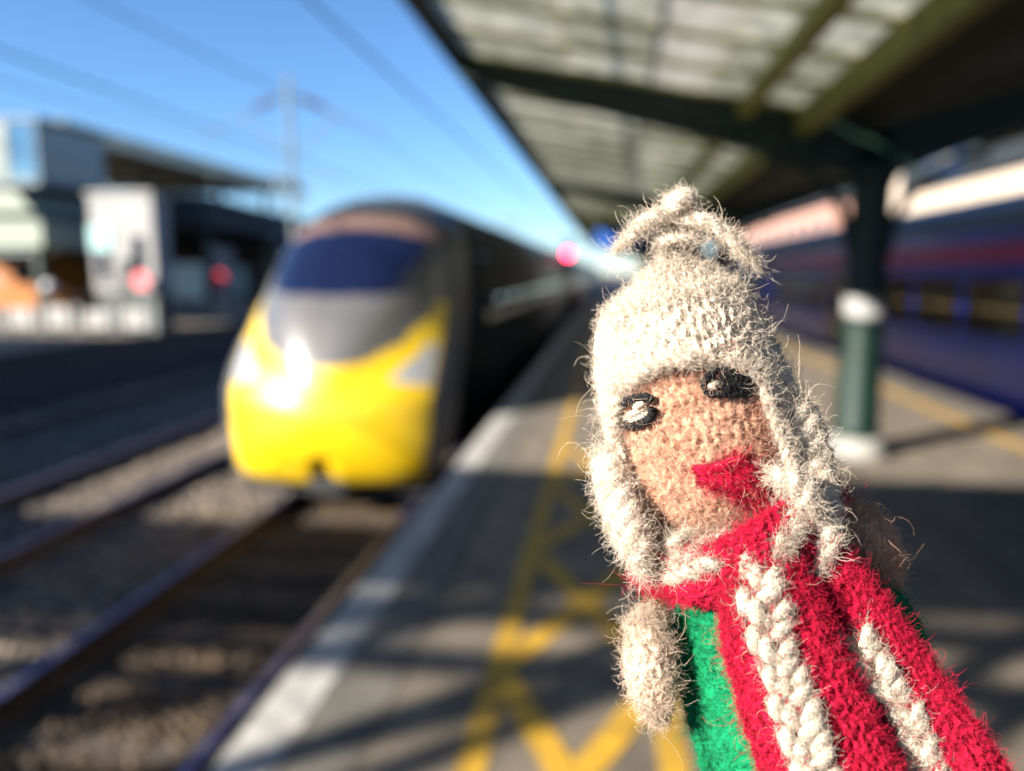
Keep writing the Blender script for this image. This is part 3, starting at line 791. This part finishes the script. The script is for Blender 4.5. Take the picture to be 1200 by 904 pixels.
def grid_obj(name, G, m, parent, keep=None, cap=True):
    nt_, np_ = G.shape[:2]
    V = loc(G.reshape(-1,3)); i, j = np.meshgrid(np.arange(nt_-1), np.arange(np_), indexing='ij')
    j2 = (j+1) % np_
    Q = np.stack([i*np_+j, i*np_+j2, (i+1)*np_+j2, (i+1)*np_+j], -1)
    if keep is not None: Q = Q[keep[:-1]]
    Q = Q.reshape(-1,4)
    if cap and keep is None:
        V = np.concatenate([V, loc(G[0].mean(0))[None], loc(G[-1].mean(0))[None]])
        jj = np.arange(np_); k2 = (jj+1) % np_; a = len(V)-2
        T0 = np.stack([np.full(np_, a), k2, jj, jj], -1); T1 = np.stack([np.full(np_, a+1), (nt_-1)*np_+jj, (nt_-1)*np_+k2, (nt_-1)*np_+k2], -1)
        me = bpy.data.meshes.new(name)
        faces = [tuple(q) for q in Q.tolist()] + [tuple(t[:3]) for t in T0.tolist()] + [tuple(t[:3]) for t in T1.tolist()]
        me.from_pydata([tuple(v) for v in V.tolist()], [], faces); me.polygons.foreach_set('use_smooth', [True]*len(faces)); me.materials.append(m)
    else:
        me = np_mesh(name, V, Q, m)
    return link(name, me, parent)

def fibres(P, N, length, rad, lift, curl, m, parent, name='wool_fuzz', seg=6, bias=None):
    """curly wool fibres rooted at P (units) with surface normals N"""
    n = len(P); t = RNG.normal(0, 1, (n,3))
    if bias is not None: t = t*.45 + np.asarray(bias)*RNG.choice([-1,1],(n,1))
    t -= (t*N).sum(1)[:,None]*N; t /= np.linalg.norm(t, axis=1)[:,None]+1e-9
    L = length*np.exp(RNG.normal(0,.45,n)); lf = np.abs(RNG.normal(0, lift*.40, n))
    d = t + N*lf[:,None]; d /= np.linalg.norm(d, axis=1)[:,None]
    ax = RNG.normal(0,1,(n,3)); ax /= np.linalg.norm(ax, axis=1)[:,None]
    cu = RNG.choice([-1.,1.], n)*(.22+np.abs(RNG.normal(0, curl, n)))
    pts = [P - N*1.0]
    for k in range(seg):
        pts.append(pts[-1] + d*(L/seg)[:,None])
        d = d + np.cross(ax, d)*cu[:,None] - N*(.10*lf[:,None]) + RNG.normal(0, .10, (n,3)); d /= np.linalg.norm(d, axis=1)[:,None]
        ax = ax + RNG.normal(0,.35,(n,3)); ax /= np.linalg.norm(ax, axis=1)[:,None]
    pts = np.stack(pts, 1)                                # n, seg+1, 3
    D = np.gradient(pts, axis=1); D /= np.linalg.norm(D, axis=2)[...,None]+1e-9
    ref = np.cross(D, np.array([.3,.5,.81])); ref /= np.linalg.norm(ref, axis=2)[...,None]+1e-9
    b = np.cross(D, ref)
    R = .44*rad*RNG.uniform(.7,1.3,(n,1))*np.linspace(1,.45,seg+1)[None]
    rings = []
    for a in (0, 2.094, 4.189):
        rings.append(pts + (ref*math.cos(a)+b*math.sin(a))*R[...,None])
    V = np.stack(rings, 2)                                # n, seg+1, 3 sides, 3
    V = loc(V.reshape(-1,3))
    base = (np.arange(n)*(seg+1)*3)[:,None,None]; k = np.arange(seg)[None,:,None]*3; s = np.arange(3)[None,None,:]; s2 = (s+1) % 3
    Q = np.stack([base+k+s, base+k+s2, base+k+3+s2, base+k+3+s], -1).reshape(-1,4)
    o = link(name, np_mesh(name, V, Q, m), parent); o['kind'] = 'stuff'
    return o
def sample(G, N, n, keep=None, back=-.35):
    ok = N[...,2] > back
    if keep is not None: ok = ok & keep
    ii = np.argwhere(ok); k = ii[RNG.integers(0, len(ii), n)]
    P = G[k[:,0],k[:,1]] + RNG.normal(0, 1.2, (n,3)); return P, N[k[:,0],k[:,1]]
def fuzz(G, N, n, m, parent, length=20, rad=.62, lift=.35, curl=.45, keep=None, stray=60, bias=None):
    n = int(n*2.1); length *= .8; curl *= 1.35
    P, Q = sample(G, N, n, keep); fibres(P, Q, length, rad, lift, curl, m, parent, bias=bias)
    if stray:
        P, Q = sample(G, N, stray, keep, -.6); fibres(P, Q, length*2.0, rad*.85, 1.2, .75, m, parent, 'stray_fibre', seg=11)

# ---- head: axis tilted, e1 across the face, e2 down it
CH = np.array([826., 440.]); TA = math.radians(14)
e1 = np.array([math.cos(TA), -math.sin(TA), 0]); e2 = np.array([math.sin(TA), math.cos(TA), 0])
def hp(a, b, w_=0): return np.array([CH[0], CH[1], 0]) + a*e1 + b*e2 + np.array([0,0,w_])
HAT = [(-205,10,15),(-196,14,15),(-183,18,9),(-168,21,5),(-150,30,0),(-132,46,-8),(-110,76,-16),(-90,94,-18),(-45,111,-18),(5,120,-17),(55,124,-12),(100,124,-9),(150,118,-8),(185,96,-8)]
def hrow(b, hw, ac, sh=0.): q = hp(ac, b); return [*q, hw-sh, (hw-sh)*.84]
hat_path = [hrow(*h) for h in HAT]
face_poly = np.array([(723,463),(746,441),(775,427),(809,422),(828,426),(858,426),(886,442),(903,481),(918,518),(926,545),(908,560),(905,590),(900,625),(820,660),(775,630),(752,600),(737,570),(729,541),(724,500)], float)
def in_poly_np(U, V, P):
    c = np.zeros(U.shape, bool); j = len(P)-1
    for i in range(len(P)):
        cond = ((P[i,1] > V) != (P[j,1] > V)) & (U < (P[j,0]-P[i,0])*(V-P[i,1])/(P[j,1]-P[i,1]+1e-9)+P[i,0]); c ^= cond; j = i
    return c
G, N = loft(hat_path, 190, 240, (27, 25), 5.5, 6, 3.4, e1)
inside = in_poly_np(G[...,0], G[...,1], face_poly) & (G[...,2] > 10)
hat = grid_obj('hat', G, W['hat'], pup, ~inside); hat['label'] = 'cream knitted bonnet with ear flaps and topknot'
fuzz(G, N, 15000, W['hat'], hat, 19, .6, .22, .5, ~inside, 130)
HG, HN = G, N
# face under the hat
face_path = [hrow(b, hw, ac, 10) for b, hw, ac in HAT if b >= -90]
face_path = [hrow(-60, 100, -17, 10), hrow(-20, 115, -18, 9), hrow(30, 121, -15, 9), hrow(80, 121, -10, 10), hrow(130, 112, -8, 10), hrow(170, 92, -6, 10), hrow(195, 62, -4, 10)]
G, N = loft(face_path, 130, 240, (27, 26), 6.0, 4.0, 2.2, e1)
face = grid_obj('face', G, W['face'], pup); face['label'] = 'peach knitted face'
vis = in_poly_np(G[...,0], G[...,1], face_poly) & (G[...,2] > 0)
fuzz(G, N, 8000, W['face'], face, 18, .5, .25, .5, vis, 30)
FG, FN = G, N
# reddish fibres round the edge of the face
rimd = np.min(np.stack([np.hypot(G[...,0]-p_[0], G[...,1]-p_[1]) for p_ in smooth_path(face_poly[:10], 80)]), 0)
fuzz(G, N, 1500, W['brick'], face, 16, .6, .3, .5, vis & (rimd < 17), 0)
edge_r = np.min(np.stack([np.hypot(G[...,0]-p_[0], G[...,1]-p_[1]) for p_ in smooth_path([(895,485),(910,520),(915,548),(895,570),(885,600)], 40)]), 0)
fuzz(G, N, 1000, W['brick'], face, 16, .6, .3, .5, vis & (edge_r < 20), 0)
def on_face(u, v, off=0):
    i = np.argmin((FG[...,0]-u)**2 + (FG[...,1]-v)**2 + np.where(FN[...,2] < .05, 1e6, 0)); i = np.unravel_index(i, FG.shape[:2])
    return np.array([u, v, FG[i][2]+off]), FN[i]
def on_hat(u, v, off=0):
    i = np.argmin((HG[...,0]-u)**2 + (HG[...,1]-v)**2 + np.where(HN[...,2] < .05, 1e6, 0)); i = np.unravel_index(i, HG.shape[:2])
    return np.array([u, v, HG[i][2]+off]), HN[i]

def yarn(name, pts, rad, m, parent, n=None, nf=0, flen=14, plies=2, twist=34., k=12, flat=1.):
    """a plied yarn: strands twisted round each other along a path (units)"""
    P = smooth_path(pts, n or max(10, 5*len(pts))); L = np.concatenate([[0], np.cumsum(np.linalg.norm(np.diff(P, axis=0), axis=1))])
    steps = max(12, int(L[-1]/3)); ss = np.linspace(0, L[-1], steps)
    C = np.stack([np.interp(ss, L, P[:,i]) for i in range(3)], 1)
    R = np.interp(ss/L[-1], np.linspace(0, 1, len(rad)), rad) if hasattr(rad, '__len__') else np.full(steps, rad)
    D = np.gradient(C, axis=0); D /= np.linalg.norm(D, axis=1)[:,None]+1e-9
    A = np.cross(D, [0,0,1.]); A /= np.linalg.norm(A, axis=1)[:,None]+1e-9; Bn = np.cross(A, D)
    Vs = []; Fs = []; Ps = []; Ns = []
    for q in range(plies):
        th = 2*math.pi*(ss/twist) + 2*math.pi*q/plies
        off = (A*np.cos(th)[:,None] + Bn*np.sin(th)[:,None])*(R*.26)[:,None]
        c = C+off; r = R*.78
        r = r*np.clip(np.minimum(ss+3, L[-1]-ss+3)/(R.max()*.8), .25, 1)**.5
        ang_ = np.linspace(0, 2*math.pi, k, endpoint=False)
        nn = A[:,None,:]*np.cos(ang_)[None,:,None] + Bn[:,None,:]*np.sin(ang_)[None,:,None]
        X = c[:,None,:] + nn*r[:,None,None]*np.array([1,1,flat])
        X = X + nn*(R.mean()*.09*nz(X, max(6, R.mean()*.9)))[...,None]
        base = sum(len(x) for x in Vs); Vs.append(X.reshape(-1,3)); Ps.append(X.reshape(-1,3)); Ns.append(nn.reshape(-1,3))
        i, j = np.meshgrid(np.arange(steps-1), np.arange(k), indexing='ij'); j2 = (j+1) % k
        Fs.append(base + np.stack([i*k+j, i*k+j2, (i+1)*k+j2, (i+1)*k+j], -1).reshape(-1,4))
    o = link(name, np_mesh(name, loc(np.concatenate(Vs)), np.concatenate(Fs), m), parent)
    if nf:
        nf = int(nf*2.2)
        Pa = np.concatenate(Ps); Na = np.concatenate(Ns); ok = np.where(Na[:,2] > -.4)[0]; s_ = RNG.choice(ok, nf)
        Da = np.concatenate([np.repeat(D, k, 0)]*plies)
        fibres(Pa[s_], Na[s_], flen, .58, .30, .45, m, o, bias=Da[s_])
    return o
# rolled brim round the face opening
rim = [on_hat(u, v, -1)[0] for u, v in face_poly[:10]]
yarn('brim', rim, 8, W['hat'], hat, 60, 1500, 18, 2, 26)
rimL = [on_hat(u, v, 0)[0] for u, v in [(724,462),(722,500),(727,541),(735,572),(748,602),(764,628)]]
yarn('brim', rimL, 9, W['hat'], hat, 40, 900, 18, 2, 26)
# topknot: bundle and two tassel ends
yarn('topknot', [(786,250,18),(792,238,26),(803,231,26),(812,240,18)], [8,12,11,7], W['hat'], hat, 24, 500, 12, 3, 40)
yarn('tassel', [(800,258,14),(778,252,22),(757,260,24),(741,275,20),(724,292,14)], [8,10,9.5,8,3], W['hat'], hat, 40, 1100, 13, 3, 60)
yarn('tassel', [(790,260,12),(818,258,22),(846,272,22),(869,292,18),(889,314,12)], [9,11,10.5,9.5,6], W['hat'], hat, 40, 1200, 13, 3, 60)
yarn('tie', [(774,284,22),(795,280,30),(818,282,24)], 6, W['hat'], hat, 20, 300, 14, 2, 24)
# ear flaps ending in plaits
yarn('ear_flap', [(928,470,30),(945,515,26),(957,560,34),(967,605,60),(970,640,78),(962,668,84)], [24,26,25,22,18,13], W['hat'], hat, 60, 2200, 18, 3, 70)
yarn('ear_flap', [(905,556,92),(922,560,98),(942,574,96),(956,600,90)], [13,17,18,16], W['hat'], hat, 30, 800, 16, 2, 40)
yarn('ear_flap', [(712,530,20),(720,570,30),(734,612,44),(746,645,56),(754,672,60)], [20,24,24,21,12], W['hat'], hat, 60, 2000, 18, 3, 70)
# eyes
def stitch(name, pts, rad, m, parent, off=4, nf=0, surf=on_face, twist=14, plies=2):
    return yarn(name, [surf(u, v, off)[0] for u, v in pts], rad, m, parent, 24, nf, 9, plies, twist)
for nm, arcs, whites in (('eye', [[(725,486),(730,474),(744,467),(758,466),(764,470)], [(727,494),(738,499),(752,497),(763,489),(765,478)], [(724,482),(726,492),(732,499)]],
                          [[(732,490),(744,484),(757,476)], [(734,482),(746,476),(756,472)], [(738,494),(750,489),(760,482)]]),
                         ('eye', [[(826,448),(832,440),(846,435),(860,437),(873,446),(881,456)], [(830,462),(846,462),(862,462),(880,461)], [(846,445),(858,447),(872,454)], [(850,453),(862,455),(876,459)], [(840,441),(856,442),(868,448)], [(825,446),(827,456),(833,463)], [(848,458),(858,459),(870,460)], [(852,440),(864,444),(874,452)], [(856,450),(866,452),(874,457)], [(844,448),(856,450),(868,455)], [(844,455),(856,456),(872,459)], [(846,441),(858,440),(870,447)]],
                          [[(831,454),(836,452),(842,450)], [(832,450),(837,448),(842,446)]])):
    e = None
    for k, a in enumerate(arcs):
        o = stitch('eye' if k == 0 else 'black_stitch', a, 6.0 if len(arcs) < 4 else 5.2, W['black'], e or face, 8, 30)
        if k == 0: e = o; e['label'] = 'black embroidered eye outline'
    for a in whites: stitch('white_stitch', a, 5.0, W['stripe'], e, 4.5, 40)
# mouth: a fan of red satin stitches
mo = None
for k in range(9):
    f = k/8
    a = np.array([818+6*f, 551+14*f]); b = np.array([866+22*f, 533+40*f]); mid = (a+b)/2 + [2, 4-2*f]
    o = stitch('mouth' if mo is None else 'red_stitch', [a+RNG.normal(0,2.5,2), mid, b+RNG.normal(0,2.5,2)], 5.5, W['red'], mo or face, 3+random.uniform(0,2), 90, twist=20)
    if mo is None: mo = o; o['label'] = 'red stitched mouth'
for k in range(4):
    stitch('red_stitch', [(868+5*k,534+7*k),(876+4*k,556+6*k),(874+5*k,582+5*k)], 5, W['red'], mo, 1, 60, twist=20)
mp = np.array([(816,549),(842,538),(866,527),(886,543),(901,585),(874,594),(850,580),(822,568)], float)
fuzz(FG+FN*3, FN, 1300, W['red'], mo, 19, .6, .5, .5, in_poly_np(FG[...,0], FG[...,1], mp) & (FG[...,2] > 0), 0)
# loose red lint on hat
P_, N_ = zip(*[on_hat(u, v, 2) for u, v in [(853,406),(858,408),(851,404),(935,430),(762,405)]])
fibres(np.array(P_), np.array(N_), 22, .9, .6, .6, W['red'], hat, 'red_lint', seg=8)

# ---- body
body_path = [(868,640,-20,70,62),(880,690,-18,104,84),(915,770,-16,126,98),(960,850,-14,146,108),(1010,950,-12,165,116),(1070,1060,-10,178,122),(1130,1180,-8,184,126)]
G, N = loft(body_path, 170, 220, (26, 23), 5.5, 5, 3.0, (.905,-.425,0))
jump = grid_obj('jumper', G, W['green'], pup); jump['label'] = 'emerald green knitted jumper'
kp = G[...,1] < 960
fuzz(G, N, 9000, W['green'], jump, 18, .6, .3, .5, kp, 60)
BG, BN = G, N
def on_body(u, v, off=0):
    i = np.argmin((BG[...,0]-u)**2 + (BG[...,1]-v)**2 + np.where(BN[...,2] < .02, 1e6, 0)); i = np.unravel_index(i, BG.shape[:2])
    return np.array([u, v, BG[i][2]+off])
# hands
G, N = loft([(752,712,30,10,9),(755,722,30,24,20),(759,750,31,34,27),(762,785,32,38,29),(768,820,33,31,25),(773,842,34,18,15),(775,850,34,6,6)], 60, 90, (18,17), 3.0, 4, 2.4)
h = grid_obj('hand', G, W['skin'], pup); h['label'] = 'beige knitted hand beside green sleeve in sunlight'; fuzz(G, N, 2600, W['skin'], h, 19, .58, .3, .5, None, 60)
G, N = loft([(980,602,-2,12,10),(996,608,-2,28,24),(1016,630,-2,37,28),(1034,664,-4,31,25),(1048,694,-8,18,16)], 60, 90, (18,17), 3.0, 4, 2.4)
h = grid_obj('hand', G, W['face'], pup); h['label'] = 'knitted hand behind the ear flap, its brown shade put in as peach'; fuzz(G, N, 2200, W['face'], h, 19, .58, .3, .5, None, 40)  # face wool replaces the beige here to paint a warm brown shade
G, N = loft([(975,642,-10,20,20),(1000,668,-8,30,26),(1030,700,-6,32,28),(1062,748,-4,30,28),(1085,790,-4,20,20)], 60, 90, (20,18), 4, 4, 2.6)
sl = grid_obj('sleeve', G, W['green'], pup); fuzz(G, N, 2200, W['green'], sl, 17, .58, .3, .5, None, 30)
G, N = loft([(806,716,6,14,12),(802,744,2,24,22),(812,790,0,26,24),(826,850,-4,26,24),(842,910,-10,24,22)], 60, 90, (20,18), 4, 4, 2.6)
sl = grid_obj('sleeve', G, W['green'], pup); fuzz(G, N, 2200, W['green'], sl, 17, .58, .3, .5, None, 30)

# ---- scarf
neck = [(752,664,10,26,20),(780,674,50,34,24),(820,676,84,42,28),(868,664,98,48,30),(915,636,92,48,30),(950,602,60,42,28),(975,570,10,30,22)]
def band(path, nt, nphi, **kw): return loft(path, nt, nphi, **kw)
G, N = band(neck, 110, 110, st=(24,22), amp=5.5, warp=6, rough=3.4)
scarf = grid_obj('scarf', G, W['red'], pup); scarf['label'] = 'crimson knitted scarf with ivory stripes'
fuzz(G, N, 5000, W['red'], scarf, 18, .6, .32, .5, None, 50)
t1 = [(880,640,96,40,22),(893,684,108,58,26),(908,735,112,72,28),(930,800,114,78,28),(958,868,116,84,28),(990,940,118,88,28),(1030,1020,118,90,28)]
G, N = band(t1, 150, 150, st=(25,23), amp=6, warp=6, rough=3.6, axis=(.97,-.24,0))
o = grid_obj('scarf_end', G, W['red'], scarf); fuzz(G, N, 9000, W['red'], o, 17, .6, .25, .5, G[...,1] < 940, 40)
T1G, T1N = G, N
t2 = [(955,640,70,30,20),(985,690,76,42,24),(1018,745,78,50,26),(1055,805,80,56,26),(1092,865,82,62,26),(1130,925,84,66,26),(1180,1000,84,70,26)]
G, N = band(t2, 140, 140, st=(25,23), amp=6, warp=6, rough=3.6, axis=(.86,-.5,0))
o2 = grid_obj('scarf_end', G, W['red'], scarf); fuzz(G, N, 8000, W['red'], o2, 17, .6, .25, .5, G[...,1] < 940, 45)
T2G, T2N = G, N
def on_surf(GG, NN):
    def f(u, v, off=0):
        i = np.argmin((GG[...,0]-u)**2 + (GG[...,1]-v)**2 + np.where(NN[...,2] < .02, 1e6, 0)); i = np.unravel_index(i, GG.shape[:2])
        return np.array([u, v, GG[i][2]+off]), NN[i]
    return f
def chain(pts, width, surf, parent, step=21):
    """a column of fat ivory knit stitches"""
    P = smooth_path(np.array([(*p_, 0.) for p_ in pts]), 200)[:,:2]; L = np.concatenate([[0], np.cumsum(np.linalg.norm(np.diff(P, axis=0), axis=1))])
    s = 0; k = 0
    while s < L[-1]:
        c = np.array([np.interp(s, L, P[:,0]), np.interp(s, L, P[:,1])]); c2 = np.array([np.interp(min(s+4, L[-1]), L, P[:,0]), np.interp(min(s+4, L[-1]), L, P[:,1])])
        d = c2-c; d = d/(np.linalg.norm(d)+1e-9) if np.linalg.norm(d) > 0 else np.array([.3,.95]); q = np.array([d[1], -d[0]])
        sd_ = 1 if k % 2 else -1
        jit = RNG.normal(0, 2.6, 2)
        a = c + q*sd_*width*.46 - d*step*.75 + jit; m2 = c + q*sd_*width*.30 + jit; b = c - q*sd_*width*.10 + d*step*.85 + jit
        yarn('ivory_stitch', [surf(*a, -5)[0], surf(*m2, 2)[0], surf(*b, -4)[0]], [width*.22, width*.33, width*.22], W['stripe'], parent, 16, 260, 15, 2, 55, 12, .6)
        s += step*.62; k += 1
chain([(893,672),(897,713),(905,747),(914,782),(931,825),(949,882),(968,940)], 46, on_surf(T1G, T1N), o, 33)
chain([(1000,743),(1022,786),(1048,817),(1070,856),(1088,905),(1110,950)], 38, on_surf(T2G, T2N), o2, 29)
G, N = band(neck, 110, 110, st=(24,22), amp=5.5, warp=6, rough=3.4)
sN = on_surf(G, N)
chain([(932,612),(922,635),(914,655)], 24, sN, scarf, 18)
chain([(842,648),(820,660),(795,668),(778,676)], 30, sN, scarf, 20)
chain([(800,640),(780,648),(764,655)], 26, sN, scarf, 20)
bpy.context.view_layer.update()
